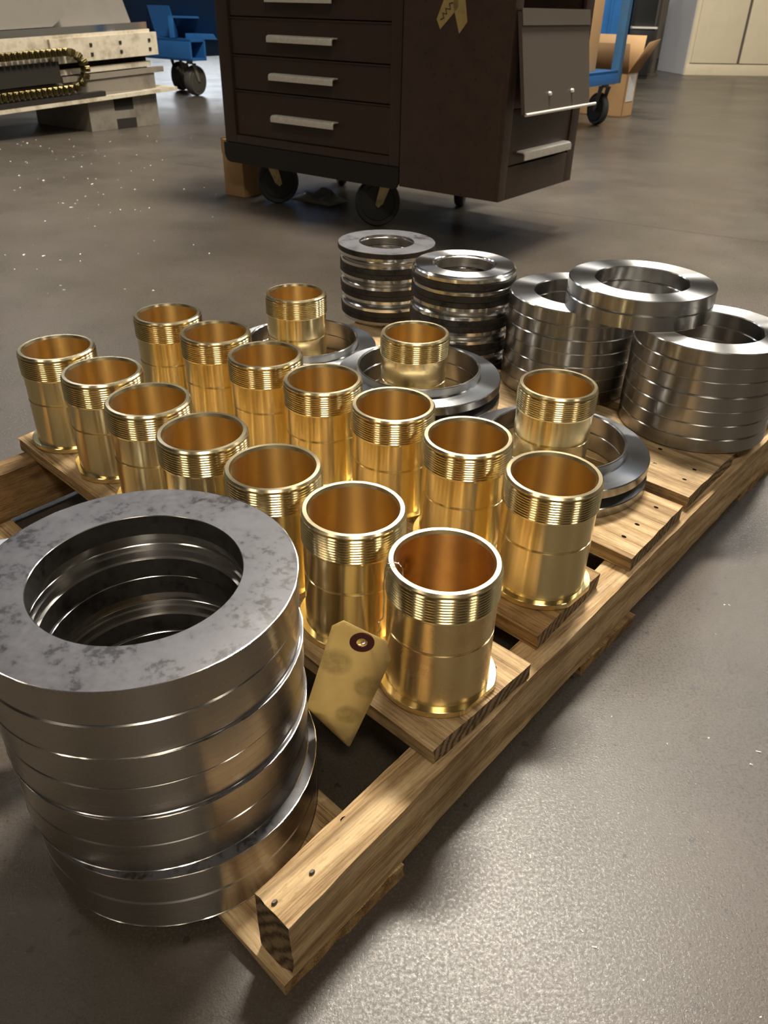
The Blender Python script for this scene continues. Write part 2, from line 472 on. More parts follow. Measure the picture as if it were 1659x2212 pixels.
# stringers
def strip_pts(off):
    return [(5.583 + off, 4.041), (5.77 + off, 8.0), (5.96 + off, 11.3), (6.06 + off, 13.97), (6.217 + off, 16.94), (6.44 + off, 22.24), (6.60 + off, 27.0), (6.66 + off, 28.7)]
def stringer(outer, wid, z0, z1, mat, label, seed):
    pts = outer
    n = 60
    v0, v1 = pts[0][1], pts[-1][1]
    def uo(v):
        for (ua, va), (ub, vb) in zip(pts, pts[1:]):
            if v <= vb + 1e-6: return ua + (ub - ua) * (v - va) / (vb - va)
        return pts[-1][0]
    uc = sum(p[0] for p in pts) / len(pts) + wid / 2; vc = (v0 + v1) / 2
    c = Vector(UV(uc, vc)); d = VD; ang = math.atan2(d.y, d.x); R = Matrix.Rotation(-ang, 2)
    bm = bmesh.new(); ny, nz = 6, 8; grid = {}
    for i in range(n + 1):
        v = v0 + (v1 - v0) * i / n
        for j in range(ny + 1):
            for k in range(nz + 1):
                if 0 < i < n and 0 < j < ny and 0 < k < nz: continue
                u = uo(v) + wid * j / ny
                p = R @ (Vector(UV(u, v)) - c); x, y = p.x, p.y; z = (z0 - z1) / 2 + (z1 - z0) * k / nz
                nv = Vector((x * 0.4 + seed * 5, y, z))
                if j in (0, ny): y += 0.035 * noise.noise(nv * 1.5) + 0.02 * noise.noise(nv * 6)
                if k == nz: z += 0.015 * noise.noise(nv * 2.5) - 0.012
                if j in (0, ny) and k == nz: z -= 0.03
                if i == 0:                      # ragged, splintered near end
                    x += 0.03 * noise.noise(Vector((seed, y * 5, z * 5)))
                    lowz = max(0.0, (0.75 - k / nz))
                    if j <= 1: x += 0.16 * lowz * (0.6 + noise.noise(Vector((3, y * 7, z * 7))))
                grid[i, j, k] = bm.verts.new((x * S, y * S, z * S))
    def q(a, b, c_, d_, mi=0):
        f = bm.faces.new([grid[a], grid[b], grid[c_], grid[d_]]); f.material_index = mi
    for i in range(n):
        for j in range(ny):
            for k in (0, nz): q((i, j, k), (i + 1, j, k), (i + 1, j + 1, k), (i, j + 1, k))
        for k in range(nz):
            for j in (0, ny): q((i, j, k), (i + 1, j, k), (i + 1, j, k + 1), (i, j, k + 1))
    for j in range(ny):
        for k in range(nz):
            for i in (0, n): q((i, j, k), (i, j + 1, k), (i, j + 1, k + 1), (i, j, k + 1), 1)
    o = link('stringer', mesh_from_bm('stringer', bm, [mat, WOOD_END], 40), pallet, V(c.x, c.y, (z0 + z1) / 2) - PL, ang)
    if label: o['label'] = label
    return o
st_r = stringer(strip_pts(0), 0.857, BOT + GAP, STR, WOOD_A, 'long pale pine stringer along the right edge', 1)
st_c = stringer([(14.95, 4.0), (15.0, 16), (15.05, 28.6)], 0.857, BOT + GAP, STR, WOOD_B, None, 2)
st_l = stringer([(22.55, 4.0), (22.78, 8.0), (23.2, 16), (23.6, 28.6)], 0.857, BOT + GAP, STR, WOOD_C, 'dark brown stringer at the far left', 3)
def uv_at(X, Y, h):
    x, y = at_h(X, Y, h); p = Vector((x, y)); return (p.dot(UD), p.dot(VD))
nails(st_r, [uv_at(593, 1950, STR), uv_at(674, 1885, STR)], STR, 0.03, NAIL_ME)
nails(st_r, [uv_at(646, 1882, STR), uv_at(718, 1819, STR), uv_at(742, 1768, STR)], STR, -0.02)

def board(near_r, near_l, far_l, far_r, mat, seed, label=None, z0=STR + GAP, z1=DECK, name='deck_board', re=0.07):
    return plank(name, [near_r, near_l, far_l, far_r], z0, z1, mat, WOOD_END, pallet, re * 0.55, seed=seed, label=label)
b1 = board((5.98, 8.09), (23.80, 8.31), (24.15, 11.50), (5.98, 11.35), WOOD_B, 11, 'front deck board under the first row of bushings')
b2 = board((6.37, 12.24), (23.9, 12.46), (23.9, 15.5), (6.57, 15.30), WOOD_C, 12, 'browner second deck board under the second row of bushings')
b3 = board((6.30, 16.48), (24.0, 16.68), (24.0, 20.05), (6.51, 19.84), WOOD_A, 13, 'pale deck board with dark nail heads under the flanged rings')
b4 = board((6.60, 20.475), (24.0, 20.65), (24.0, 24.3), (6.74, 24.11), WOOD_B, 14, 'grey stained deck board in front of the plain ring stacks')
b5 = board((6.80, 24.80), (24.0, 25.0), (24.0, 28.5), (6.9, 28.4), WOOD_A, 15)
nails(b3, [(6.95, 17.2), (6.98, 18.0), (7.02, 19.2), (8.4, 17.4)], DECK)
nails(b4, [(7.15, 21.3), (7.2, 22.1), (9.9, 21.6), (8.6, 22.6)], DECK)
nails(b1, [(6.6, 8.7), (6.5, 10.7)], DECK)
for k, (v0, v1, ma) in enumerate([(3.90, 6.95, WOOD_A), (14.2, 17.0, WOOD_C), (25.6, 28.6, WOOD_C)]):
    off = (0, 0.42, 0.95)[k]
    plank('bottom_board', [(5.64 + off, v0), (23.3 + off * 0.4, v0 + 0.1), (23.3 + off * 0.4, v1 + 0.1), (5.64 + off, v1)], 0.004, BOT, ma, WOOD_C, pallet, 0.05, seed=20 + k)

# ------------------------------------------------------------------ brass bushings
FR = 1.272
def flat_mod(r, t):
    x, y = r * math.cos(t), r * math.sin(t)
    return (x, max(y, -1.185)) if r > 1.19 else (x, y)      # one flat on the flange (towards -y local)
HB = 3.027
thread = [(1.0, HB), (1.085, HB), (1.125, HB - 0.045), (1.130, HB - 0.075)]
z = HB - 0.085
for k in range(9):                            # deep narrow root, sloping upper flank, short upright crest
    thread += [(1.066, z - 0.002), (1.066, z - 0.019), (1.110, z - 0.0205), (1.136, z - 0.045), (1.141, z - 0.051), (1.141, z - 0.0640)]
    z -= 0.0655
zt = z - 0.045
thread += [(1.132, zt + 0.01), (1.104, zt)]
thread_prof = thread + [(0.965, zt), (0.965, HB - 0.075)]
nT = len(thread_prof)
tm = [1] * nT
tm[0] = 2; tm[1] = 2
tm[-1] = 2; tm[-2] = 0
for i in range(2, nT - 3): tm[i] = 1
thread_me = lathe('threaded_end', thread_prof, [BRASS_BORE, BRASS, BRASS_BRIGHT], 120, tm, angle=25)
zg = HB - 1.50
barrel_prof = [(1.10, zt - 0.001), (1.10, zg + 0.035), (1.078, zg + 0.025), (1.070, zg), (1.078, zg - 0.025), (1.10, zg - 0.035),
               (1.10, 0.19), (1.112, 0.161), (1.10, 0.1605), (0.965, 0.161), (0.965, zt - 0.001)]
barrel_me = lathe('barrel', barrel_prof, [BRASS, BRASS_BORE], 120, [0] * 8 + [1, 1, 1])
flange_prof = [(1.14, 0.16), (FR - 0.015, 0.16), (FR, 0.145), (FR, 0.015), (FR - 0.01, 0.003), (0.965, 0.003), (0.965, 0.16)]
flange_me = lathe('flange', flange_prof, [BRASS], 120, mod=flat_mod)

bush0 = empty('brass_bushing', (0, 0, 0))
for n_, m_ in (('threaded_end', thread_me), ('barrel', barrel_me), ('flange', flange_me)): link(n_, m_, bush0)
ROW_ANG = math.atan2(UD.y, UD.x)             # direction along a row, to the left
BUSH = [
    # x, y, label, spin
    (1.177, 12.062, 'brass bushing with the manila tag wired to its rim', 0),
    (-0.664, 13.828, 'brass bushing in the front row, directly left of the tagged one', 2.3),
    (-2.579, 15.49, 'brass bushing in the front row, second to the left of the tagged one', 0.9),
    (-4.506, 17.092, 'brass bushing in the front row, third to the left of the tagged one', 3.4),
    (-6.365, 18.906, 'middle-left brass bushing in the front row, third from its left end', 1.4),
    (-8.177, 20.718, 'brass bushing in the front row, second from its far left end', 5.2),
    (-10.119, 22.443, 'leftmost brass bushing of the front row, near the board end', 4.4),
    (3.841, 15.493, 'brass bushing at the right end of the second row, with flat-sided flange', 0),
    (2.0, 17.27, 'brass bushing in the second row, second from the right end', 2.0),
    (0.132, 19.0, 'brass bushing in the second row, third from the right end', 1.1),
    (-1.766, 20.504, 'brass bushing in the middle of the second row', 3.0),
    (-3.643, 22.205, 'brass bushing in the second row, third from the left end', 5.0),
    (-5.615, 24.10, 'brass bushing in the second row, second from the left end', 0.6),
    (-7.501, 25.694, 'brass bushing at the far left end of the second row', 2.7),
    (4.879, 20.558, 'brass bushing standing inside the nearest flanged steel ring', 1.9),
    (0.885, 24.45, 'brass bushing standing inside the middle stack of flanged rings', 4.0),
    (-3.454, 28.326, 'brass bushing standing inside the farthest flanged ring', 2.4),
]
# the tagged bushing is a little tarnished and finger-marked
def tarnish(name, base, dark, rough):
    m = NB(name); v = m.coord('Object')
    n1 = m.noise(v, 22, 5, 0.65); n2 = m.noise(v, 120, 4, 0.6)
    c = m.mix(m.maprange(n1, 0.45, 0.68, 0.0, 0.7), base, dark)
    d = m.n('VectorMath', operation='DISTANCE'); m.l(v, d.inputs[0]); d.inputs[1].default_value = (-0.1 * S, 0.95 * S, 2.35 * S)
    g = m.maprange(m.math('ADD', d.outputs['Value'], m.math('MULTIPLY', n2, 0.010)), 0.014, 0.022, 1.0, 0.0)
    c = m.mix(m.math('MULTIPLY', g, m.maprange(n2, 0.4, 0.6, 0.2, 0.75)), c, tuple(x * 0.35 for x in dark))
    tg = m.n('Tangent', direction_type='RADIAL', axis='Z'); m.l(tg.outputs[0], m.b.inputs['Tangent'])
    m.set(Base_Color=c, Metallic=1.0, Roughness=m.maprange(n1, 0.3, 0.7, rough * 0.85, rough * 1.25), Anisotropic=0.85, Anisotropic_Rotation=0.25)
    return m.m
T_OUT = tarnish('tarnished_brass', (0.88, 0.69, 0.36), (0.74, 0.50, 0.25), 0.25)
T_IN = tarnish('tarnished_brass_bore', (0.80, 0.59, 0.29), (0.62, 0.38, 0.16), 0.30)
# keep neighbours in a row just clear of each other (flanges almost touch)
def relax(pts, d):
    for _ in range(200):
        for i in range(len(pts)):
            for j in range(i):
                e = pts[i] - pts[j]; L = e.length
                if L < d: c = e / L * (d - L) / 2; pts[i] += c; pts[j] -= c
    return pts
bp = relax([Vector(b[:2]) for b in BUSH], 2 * FR + 0.012)
bush_obj = []
for i, (x, y, lab, spin) in enumerate(BUSH):
    o = bush0 if i == 0 else copy_tree(bush0)
    o.location = V(bp[i].x, bp[i].y, DECK + 0.006)
    base = ROW_ANG + math.pi / 2 + math.pi if spin == 0 else spin
    # flat faces -u (towards the right stringer) when spin == 0: local -y -> -UD
    o.rotation_euler = (0, 0, (math.atan2(UD.y, UD.x) - math.pi / 2) if spin == 0 else spin)
    tag(o, lab, 'bushing', 'threaded brass bushings on the pallet')
    bush_obj.append(o)
for ch_ in bush_obj[0].children:
    if ch_.name.startswith('threaded_end'):
        ch_.material_slots[0].link = 'OBJECT'; ch_.material_slots[0].material = T_IN
    if ch_.name.startswith('barrel'):
        for k_, m_ in enumerate((T_OUT, T_IN)):
            ch_.material_slots[k_].link = 'OBJECT'; ch_.material_slots[k_].material = m_

# ------------------------------------------------------------------ plain steel rings (two stacks of seven and a pair across them)
RO, RI, TR = 2.43, 1.553, 0.484
ch = 0.028
ring_prof = [(RI, ch), (RI, TR - ch), (RI + ch, TR), (RO - ch, TR), (RO, TR - ch), (RO, ch), (RO - ch, 0.002), (RI + ch, 0.002)]
ring_me = lathe('steel_ring', ring_prof, [STEEL, STEEL_FACE, STEEL_BRIGHT], 128, [0, 2, 1, 2, 0, 2, 1, 2])
ORD = ['bottom', 'second from the bottom', 'third from the bottom', 'middle', 'third from the top', 'second from the top', 'top']
def ring_at(x, y, h, lab, grp, spin=0.0):
    o = link('steel_ring', ring_me, None, V(x, y, h)); o.rotation_euler = (0, 0, spin)
    tag(o, lab, 'ring', grp); return o
DX, DY = 10.60, 24.62
MX, MY = 6.83, 27.98
for (cx, cy, nm, grp) in ((DX, DY, 'right-hand stack of seven plain rings', 'plain steel rings in the right-hand stack'),
                          (MX, MY, 'left-hand stack of seven plain rings', 'plain steel rings in the left-hand stack')):
    for k in range(7):
        j = 0.025
        ring_at(cx + random.uniform(-j, j), cy + random.uniform(-j, j), DECK + 0.006 + k * (TR + 0.001), f'{ORD[k]} plain steel ring of the {nm}', grp, random.uniform(0, 6))
PTOP = DECK + 0.006 + 7 * (TR + 0.001)
ring_at(8.50, 26.33, PTOP, 'lower plain steel ring of the pair bridging the two stacks', 'plain steel rings bridging the two stacks', 1)
ring_at(8.53, 26.36, PTOP + TR + 0.001, 'upper plain steel ring of the pair bridging the two stacks', 'plain steel rings bridging the two stacks', 2)
# two polished rings lying on the bare middle stringer, mostly hidden
HX, HY = -8.60, 13.65
ring_at(HX, HY, STR + 0.006, 'lower of two polished rings at the left edge, behind the big stack', 'polished rings at the left edge')
ring_at(HX + 0.02, HY, STR + 0.007 + TR, 'upper of two polished rings at the left edge, behind the big stack', 'polished rings at the left edge')

# ------------------------------------------------------------------ threaded black-and-bright discs, two stacks
TF = 0.4625
def disc_profile():
    p = [(1.15, 0.002), (2.01, 0.002), (2.025, 0.015), (2.025, 0.205), (2.015, 0.215), (1.94, 0.218), (1.955, 0.225), (1.99, 0.235), (1.99, 0.355), (1.965, 0.385), (1.955, 0.39), (1.895, TF), (1.23, TF), (1.18, TF - 0.035), (1.17, TF - 0.05)]
    m = [0, 1, 1, 1, 1, 1, 2, 2, 2, 2, 2, 3, 2, 2, 2]
    z = TF - 0.055
    for k in range(5):
        p += [(1.10, z - 0.02), (1.10, z - 0.03), (1.155, z - 0.055)]; m += [2, 2, 2]; z -= 0.062
    return p, m
dp, dm = disc_profile()
disc_up = lathe('threaded_disc_bright_side_up', dp, [SCALE_TOP, SCALE_DARK, STEEL_BRIGHT, STEEL_FACE], 112, dm)
disc_dn = lathe('threaded_disc_bright_side_down', [(r, TF - zz) for r, zz in dp], [SCALE_TOP, SCALE_DARK, STEEL_BRIGHT, STEEL_FACE], 112, dm)
NTH = ['bottom', 'second from bottom', 'third from bottom', 'fourth from bottom', 'fifth from bottom', 'fifth from top', 'fourth from top', 'third from top', 'second from top', 'top']
def disc_stack(cx, cy, seq, nm, grp, topnote):
    n = len(seq)
    for k, s in enumerate(seq):
        j = 0.03 if k < n - 1 else 0.0
        o = link('threaded_disc', disc_up if s == 'u' else disc_dn, None, V(cx + random.uniform(-j, j), cy + random.uniform(-j, j), DECK + 0.006 + k * (TF + 0.001)))
        o.rotation_euler = (0, 0, random.uniform(0, 6))
        if k == n - 1: lab = topnote
        else:
            q = NTH[k] if k < 5 else NTH[10 - (n - k)]
            lab = f'{q} threaded steel disc in the {nm}'
        tag(o, lab, 'disc', grp)
    return o
disc_stack(2.87, 30.25, 'udududuu', 'right-hand black and bright disc stack', 'threaded discs in the right-hand stack', 'shiny-faced threaded disc on top of the right-hand disc stack')
dtop = disc_stack(-0.166, 35.1, 'dududud', 'left-hand black and bright disc stack', 'threaded discs in the left-hand stack', 'dull grey mottled threaded disc on top of the left-hand disc stack')
dtop.scale = (1.06, 1.06, 1)

# ------------------------------------------------------------------ flanged collars
RFC, RIC, RHUB, TFL, HCO = 2.785, 2.0, 2.085, 0.30, 0.30
col_prof = [(RIC, 0.025), (RIC, TFL + HCO - 0.03), (RIC + 0.03, TFL + HCO), (RHUB - 0.02, TFL + HCO), (RHUB, TFL + HCO - 0.02), (RHUB, TFL + 0.03), (RHUB + 0.03, TFL),
            (RFC - 0.025, TFL), (RFC, TFL - 0.025), (RFC, 0.025), (RFC - 0.025, 0.002), (RIC + 0.025, 0.002)]
col_me = lathe('flanged_ring', col_prof, [STEEL, STEEL_GREY, STEEL_BRIGHT], 128, [0, 2, 2, 2, 0, 0, 1, 2, 0, 2, 1, 2])
def collar_stack(cx, cy, n, nm):
    for k in range(n):
        o = link('flanged_ring', col_me, None, V(cx + random.uniform(-.02, .02), cy + random.uniform(-.02, .02), DECK + 0.006 + k * (TFL + HCO + 0.001)))
        pos = ['lower', 'upper'] if n == 2 else ['bottom', 'middle', 'top']
        tag(o, f'{pos[k]} flanged steel ring around the {nm}', 'ring', 'flanged steel rings around the back brass bushings')
collar_stack(5.14, 20.90, 2, 'nearest of the three ringed brass bushings')
collar_stack(1.06, 24.72, 3, 'middle of the three ringed brass bushings')
collar_stack(-3.24, 28.72, 2, 'farthest of the three ringed brass bushings')

# ------------------------------------------------------------------ the big stack of eight heavy rings in front
GO, GI, GT = 2.75, 1.80, 0.7215
def big_prof():
    # machined end at z = 0 (chamfer and counterbore), raw sawn face at z = GT
    p = [(GI + 0.13, 0.002), (GO - 0.035, 0.002), (GO, 0.032), (GO, GT - 0.012), (GO + 0.012, GT - 0.004), (GO - 0.004, GT), (GI + 0.012, GT), (GI, GT - 0.01), (GI, 0.30), (GI + 0.05, 0.28), (GI + 0.06, 0.13), (GI + 0.10, 0.11), (GI + 0.11, 0.02)]
    m = [3, 2, 1, 2, 2, 0, 2, 4, 2, 2, 2, 2, 2]
    return p, m
gp, gm = big_prof()
GM = [SCALE_TOP, metal('brushed_steel_rim', (0.42, 0.39, 0.355), 0.26, 0.85, streak=0.12), STEEL_BRIGHT, STEEL_FACE, SCALE_DARK]
def burr(r, t):
    return r + (0.010 * noise.noise(Vector((math.cos(t) * 14, math.sin(t) * 14, 3))) if r > GO + 0.004 else 0)
big_dn = lathe('heavy_ring_machined_side_down', gp, GM, 160, gm, mod=burr)
big_up = lathe('heavy_ring_machined_side_up', [(r, GT - zz) for r, zz in gp], GM, 160, gm, mod=burr)
GX, GY = -4.215, 10.53
gpos = [(0.20, -0.17), (0.205, -0.165), (0.03, -0.02), (0.05, -0.03), (0.0, 0.02), (0.03, 0.0), (-0.02, 0.0), (0.0, 0.0)]
GN = ['bottom', 'second from bottom', 'third from bottom', 'fourth from bottom', 'fourth from top', 'third from top', 'second from top', 'top']
for k in range(8):
    me = big_up if k % 2 == 0 else big_dn            # pairs meet machined side to machined side
    dx, dy = gpos[k]
    o = link('heavy_steel_ring', me, None, V(GX + dx, GY + dy, BOT + 0.006 + k * (GT + 0.001)))
    o.rotation_euler = (0, 0, random.uniform(0, 6))
    lab = 'top heavy ring with a mottled grey face, on the big stack nearest the camera' if k == 7 else f'{GN[k]} heavy steel ring of the big stack nearest the camera'
    tag(o, lab, 'ring', 'heavy steel rings in the big front stack')

# ------------------------------------------------------------------ manila tag and wire
def tag_mat():
    m = NB('manila_card'); v = m.coord('Object')
    n = m.noise(v, 25, 5, 0.6)
    c = m.ramp(n, [(0.3, (0.70, 0.57, 0.30)), (0.7, (0.80, 0.67, 0.38))])
    n2 = m.noise(v, 160, 4, 0.7)
    for (x, z, r) in ((-0.50, -0.55, 0.34), (-0.28, -2.0, 0.27), (0.12, -1.22, 0.30)):
        sub = m.n('VectorMath', operation='DISTANCE'); m.l(v, sub.inputs[0]); sub.inputs[1].default_value = (x * S, 0, z * S)
        g = m.maprange(m.math('ADD', sub.outputs['Value'], m.math('MULTIPLY', n, 0.008)), r * S * 0.75 + 0.004, r * S * 1.15 + 0.004, 1, 0)
        c = m.mix(m.math('MULTIPLY', g, m.maprange(n2, 0.35, 0.6, 0.2, 0.4)), c, (0.30, 0.23, 0.11))
    m.set(Base_Color=c, Roughness=0.7, Specular_IOR_Level=0.25)
    tr = m.n('BsdfTranslucent'); mx = m.n('MixShader'); mx.inputs[0].default_value = 0.6
    m.l(c, tr.inputs[0])
    m.l(m.b.outputs[0], mx.inputs[1]); m.l(tr.outputs[0], mx.inputs[2])
    m.l(mx.outputs[0], m.t.nodes['Material Output'].inputs['Surface'])
    return m.m
MANILA = tag_mat()
TY = 10.88
def tagpt(X, Y): return at_y(X, Y, TY)
hx, hz = tagpt(782, 1386.7)
tagroot = empty('manila_tag', V(hx, TY, hz))
tag(tagroot, 'blank manila tag with a red-brown eyelet hanging by wire from the front bushing', 'tag', None)
outl = [tagpt(*p) for p in ((742, 1341), (717, 1353), (661, 1533), (754, 1624), (845, 1425), (835.5, 1386))]
bm = bmesh.new()
def bend(x, z_): return 0.045 * (x * 0.8) ** 2 + 0.02 * z_ ** 2 * 0.5
edge_pts = []
for i in range(len(outl)):
    a, b = Vector(outl[i]), Vector(outl[(i + 1) % len(outl)])
    n = max(2, int((b - a).length / 0.12))
    for k in range(n): edge_pts.append(a.lerp(b, k / n))
hole = [(0.105 * math.cos(t * math.pi / 10), 0.105 * math.sin(t * math.pi / 10)) for t in range(20)]
o_v = [bm.verts.new(((p.x - hx) * S, bend(p.x - hx, p.y - hz) * S, (p.y - hz) * S)) for p in edge_pts]
h_v = [bm.verts.new((p[0] * S, 0, p[1] * S)) for p in hole]
es = [bm.edges.new((L[i], L[(i + 1) % len(L)])) for L in (o_v, h_v) for i in range(len(L))]
bmesh.ops.triangle_fill(bm, edges=es, use_beauty=True, use_dissolve=False)
# bend smoothly: subdivide and re-apply the curl
bmesh.ops.subdivide_edges(bm, edges=[e for e in bm.edges if len(e.link_faces) == 2], cuts=3)
bmesh.ops.triangulate(bm, faces=[f for f in bm.faces if len(f.verts) > 3])
for v_ in bm.verts:
    v_.co.y = bend(v_.co.x / S, v_.co.z / S) * S
me = mesh_from_bm('card', bm, [MANILA], 50)
card = link('card', me, tagroot)
so = card.modifiers.new('thickness', 'SOLIDIFY'); so.thickness = 0.0005
ringm = lathe('eyelet', [(0.105, 0.012), (0.235, 0.012), (0.235, -0.012), (0.105, -0.012)], REDBROWN, 28)
ey = link('eyelet', ringm, tagroot, V(0, -0.012, 0)); ey.rotation_euler = (math.pi / 2, 0, 0); ey['label'] = 'red-brown paper reinforcement ring'
# wire from the eyelet up over the rim of the front bushing, with a twisted tail inside
A1 = bp[0]; AZ = DECK + 0.006
def wp(X, Y, y): x, z_ = at_y(X, Y, y); return (x, y, z_)
ang = math.radians(192)
def onrim(r, z_, da=0.0): return (A1.x + r * math.cos(ang + da), A1.y + r * math.sin(ang + da), AZ + z_)
wire = [(hx - 0.02, TY + 0.06, hz - 0.05), (hx + 0.02, TY - 0.05, hz + 0.02), wp(800, 1378, 10.95), wp(822, 1362, 11.3), onrim(1.30, HB - 1.35, 0.06), onrim(1.19, HB - 1.2, 0.02), onrim(1.19, HB - 0.7), onrim(1.185, HB - 0.2),
        onrim(1.15, HB + 0.0), onrim(1.10, HB + 0.04), onrim(1.0, HB + 0.05), onrim(0.90, HB + 0.02, 0.06), onrim(0.86, HB - 0.10, 0.14), onrim(0.87, HB - 0.26, 0.2), onrim(0.83, HB - 0.33, 0.26), onrim(0.88, HB - 0.40, 0.22), onrim(0.84, HB - 0.47, 0.28)]
def smooth(pts, n=6):
    P = [Vector(p) for p in pts]; out = []
    for i in range(len(P) - 1):
        p0, p1, p2, p3 = P[max(i - 1, 0)], P[i], P[i + 1], P[min(i + 2, len(P) - 1)]
        for k in range(n):
            t = k / n
            out.append(0.5 * ((2 * p1) + (p2 - p0) * t + (2 * p0 - 5 * p1 + 4 * p2 - p3) * t * t + (3 * p1 - p0 - 3 * p2 + p3) * t ** 3))
    out.append(P[-1]); return out
bm = bmesh.new()
wl = [Vector(p) - Vector((hx, TY, hz)) for p in smooth(wire)]
bm_tube(bm, wl, 0.011, 6)
wob = [p + Vector((0.016 * math.cos(i * 0.9), 0.016 * math.sin(i * 0.9), 0.008 * math.sin(i * 1.7))) for i, p in enumerate(wl)]
bm_tube(bm, wob, 0.010, 6)
wo_ = link('wire', mesh_from_bm('wire', bm, [WIRE]), tagroot); wo_['label'] = 'thin twisted steel wire'

# ------------------------------------------------------------------ brown rolling tool cabinet
TH = math.radians(-36.2)
AD = Vector((math.cos(TH), math.sin(TH))); BD = Vector((-AD.y, AD.x))
BL = Vector((-13.91, 70.1))
tc = empty('tool_cabinet', V(BL.x, BL.y, 0), TH)
tag(tc, 'dark brown steel rolling tool cabinet with aluminium drawer pulls and a side locker', 'cabinet')
def caster(parent, s, t, R, yaw, mat_w, hmount, zinc=ZINC, name='caster', wid=0.8):
    c = boxes(name, [], zinc, parent); bpy.data.meshes.remove(c.data) if False else None
    bm = bmesh.new()
    off = R * 0.45
    ca, sa = math.cos(yaw), math.sin(yaw)
    bm_cyl(bm, (0, 0, hmount - 0.55), (0, 0, hmount - 0.02), 0.55, 16)
    bm_box(bm, -0.9, 0.9, -0.9, 0.9, hmount - 0.14, hmount - 0.01)
    for sd in (-1, 1):
        y0 = sd * (wid / 2 + 0.08)
        pts = [(-0.5, hmount - 0.5), (0.5, hmount - 0.5), (off + 0.28, R - 0.1), (off + 0.05, R - 0.32), (off - 0.3, R - 0.05)]
        a0, a1 = sorted((y0, y0 + sd * 0.10))
        bm_prism(bm, pts, 'y', a0, a1)
    bm_box(bm, -0.5, 0.5, -wid / 2 - 0.18, wid / 2 + 0.18, hmount - 0.58, hmount - 0.46)
    bm_cyl(bm, (off, -wid / 2 - 0.26, R), (off, wid / 2 + 0.26, R), 0.16, 10)
    c.data = mesh_from_bm('caster_fork', bm, [zinc]); c.location = V(s, t, 0); c.rotation_euler = (0, 0, yaw)
    wp_ = [(0.12, -wid / 2), (R * 0.72, -wid / 2), (R * 0.76, -wid / 2 + 0.06), (R * 0.93, -wid / 2 + 0.02), (R - 0.02, -wid / 4), (R - 0.02, wid / 4), (R * 0.93, wid / 2 - 0.02), (R * 0.76, wid / 2 - 0.06), (R * 0.72, wid / 2), (0.12, wid / 2)]
    wm = lathe('wheel', wp_, [mat_w], 40)
    wv = link('wheel', wm, c, V(off, 0, R)); wv.rotation_euler = (math.pi / 2, 0, 0)
    return c
# plinth with rounded lower corners
bm = bmesh.new()
bm_prism(bm, [(0, 4.72), (0, 3.75), (0.25, 3.35), (0.6, 3.25), (17.25, 3.25), (17.6, 3.35), (17.8, 3.7), (17.8, 4.72)], 'y', 0.0, 0.18)
bm_box(bm, 0.05, 17.75, 0.18, 14.0, 4.42, 4.72)
pl = link('plinth', mesh_from_bm('plinth', bm, [BLACK]), tc); pl['label'] = 'black steel plinth'
boxes('carcass', [(0.12, 1.38, 0.12, 13.9, 4.74, 24), (16.82, 17.72, 0.12, 13.9, 4.74, 24), (1.38, 16.82, 0.12, 13.9, 4.74, 5.36), (1.38, 16.82, 13.5, 13.9, 5.36, 24), (0.12, 17.72, 0.12, 13.9, 24, 24.5)], BROWN, tc, 0.06)
rows = [(5.42, 8.58), (8.66, 10.98), (11.06, 13.44), (13.52, 15.9), (15.98, 18.3), (18.38, 20.7), (20.78, 23.9)]
pull_prof = [(0.0, 0.0), (-0.42, 0.0), (-0.60, -0.07), (-0.66, -0.20), (-0.66, -0.46), (-0.58, -0.46), (-0.58, -0.22), (-0.54, -0.13), (-0.40, -0.08), (0.0, -0.08)]
for i, (h0, h1) in enumerate(rows):
    bm = bmesh.new()
    bm_prism(bm, [(0.34, h0), (0.34, h1 - 0.16), (0.24, h1 - 0.08), (0.24, h1), (0.9, h1), (0.9, h0)], 'x', 1.45, 16.76)
    bm_box(bm, 1.7, 16.5, 0.9, 13.0, h0 + 0.1, h1 - 0.3)
    d = link('drawer', mesh_from_bm('drawer', bm, [BROWN]), tc)
    ht = h1 - 1.03 if i else 7.14
    bm = bmesh.new()
    bm_prism(bm, [(0.335 + p[0], ht + p[1]) for p in pull_prof], 'x', 5.75, 12.0)
    link('drawer_pull', mesh_from_bm('drawer_pull', bm, [ALU]), d)
# side locker
L0, L1 = 17.86, 26.0
boxes('locker_body', [(L0, L1 - 0.25, 0.02, 0.3, 3.5, 24.2), (L0, L1 - 0.25, 10.8, 11.05, 3.5, 24.2), (L0, L0 + 0.3, 0.3, 10.8, 3.5, 24.2),
                      (L0, L1 - 0.25, 0.3, 10.8, 3.5, 3.8), (L0, L1 - 0.25, 0.3, 10.8, 23.9, 24.2), (L0, L1 - 0.4, 0.3, 10.8, 13.9, 14.1),
                      (L1 - 0.26, L1, 0.02, 1.0, 3.5, 24.2), (L1 - 0.26, L1, 9.85, 11.05, 3.5, 24.2), (L1 - 0.26, L1, 1.0, 9.85, 3.5, 5.55), (L1 - 0.26, L1, 1.0, 9.85, 22.5, 24.2), (L1 - 0.3, L1 - 0.05, 1.0, 9.85, 9.0, 14.0)], BROWN_PANEL, tc, 0.04)
ld_ = boxes('locker_drawer', [(L1 - 0.30, L1 - 0.10, 1.03, 9.82, 5.62, 8.95)], BROWN, tc, 0.03)
bm = bmesh.new()
bm_prism(bm, [(L1 - 0.10 - p[0], 6.42 + p[1] * 1.15) for p in pull_prof], 'y', 2.2, 9.2)
hp = link('drawer_pull', mesh_from_bm('drawer_pull', bm, [ALU]), ld_)
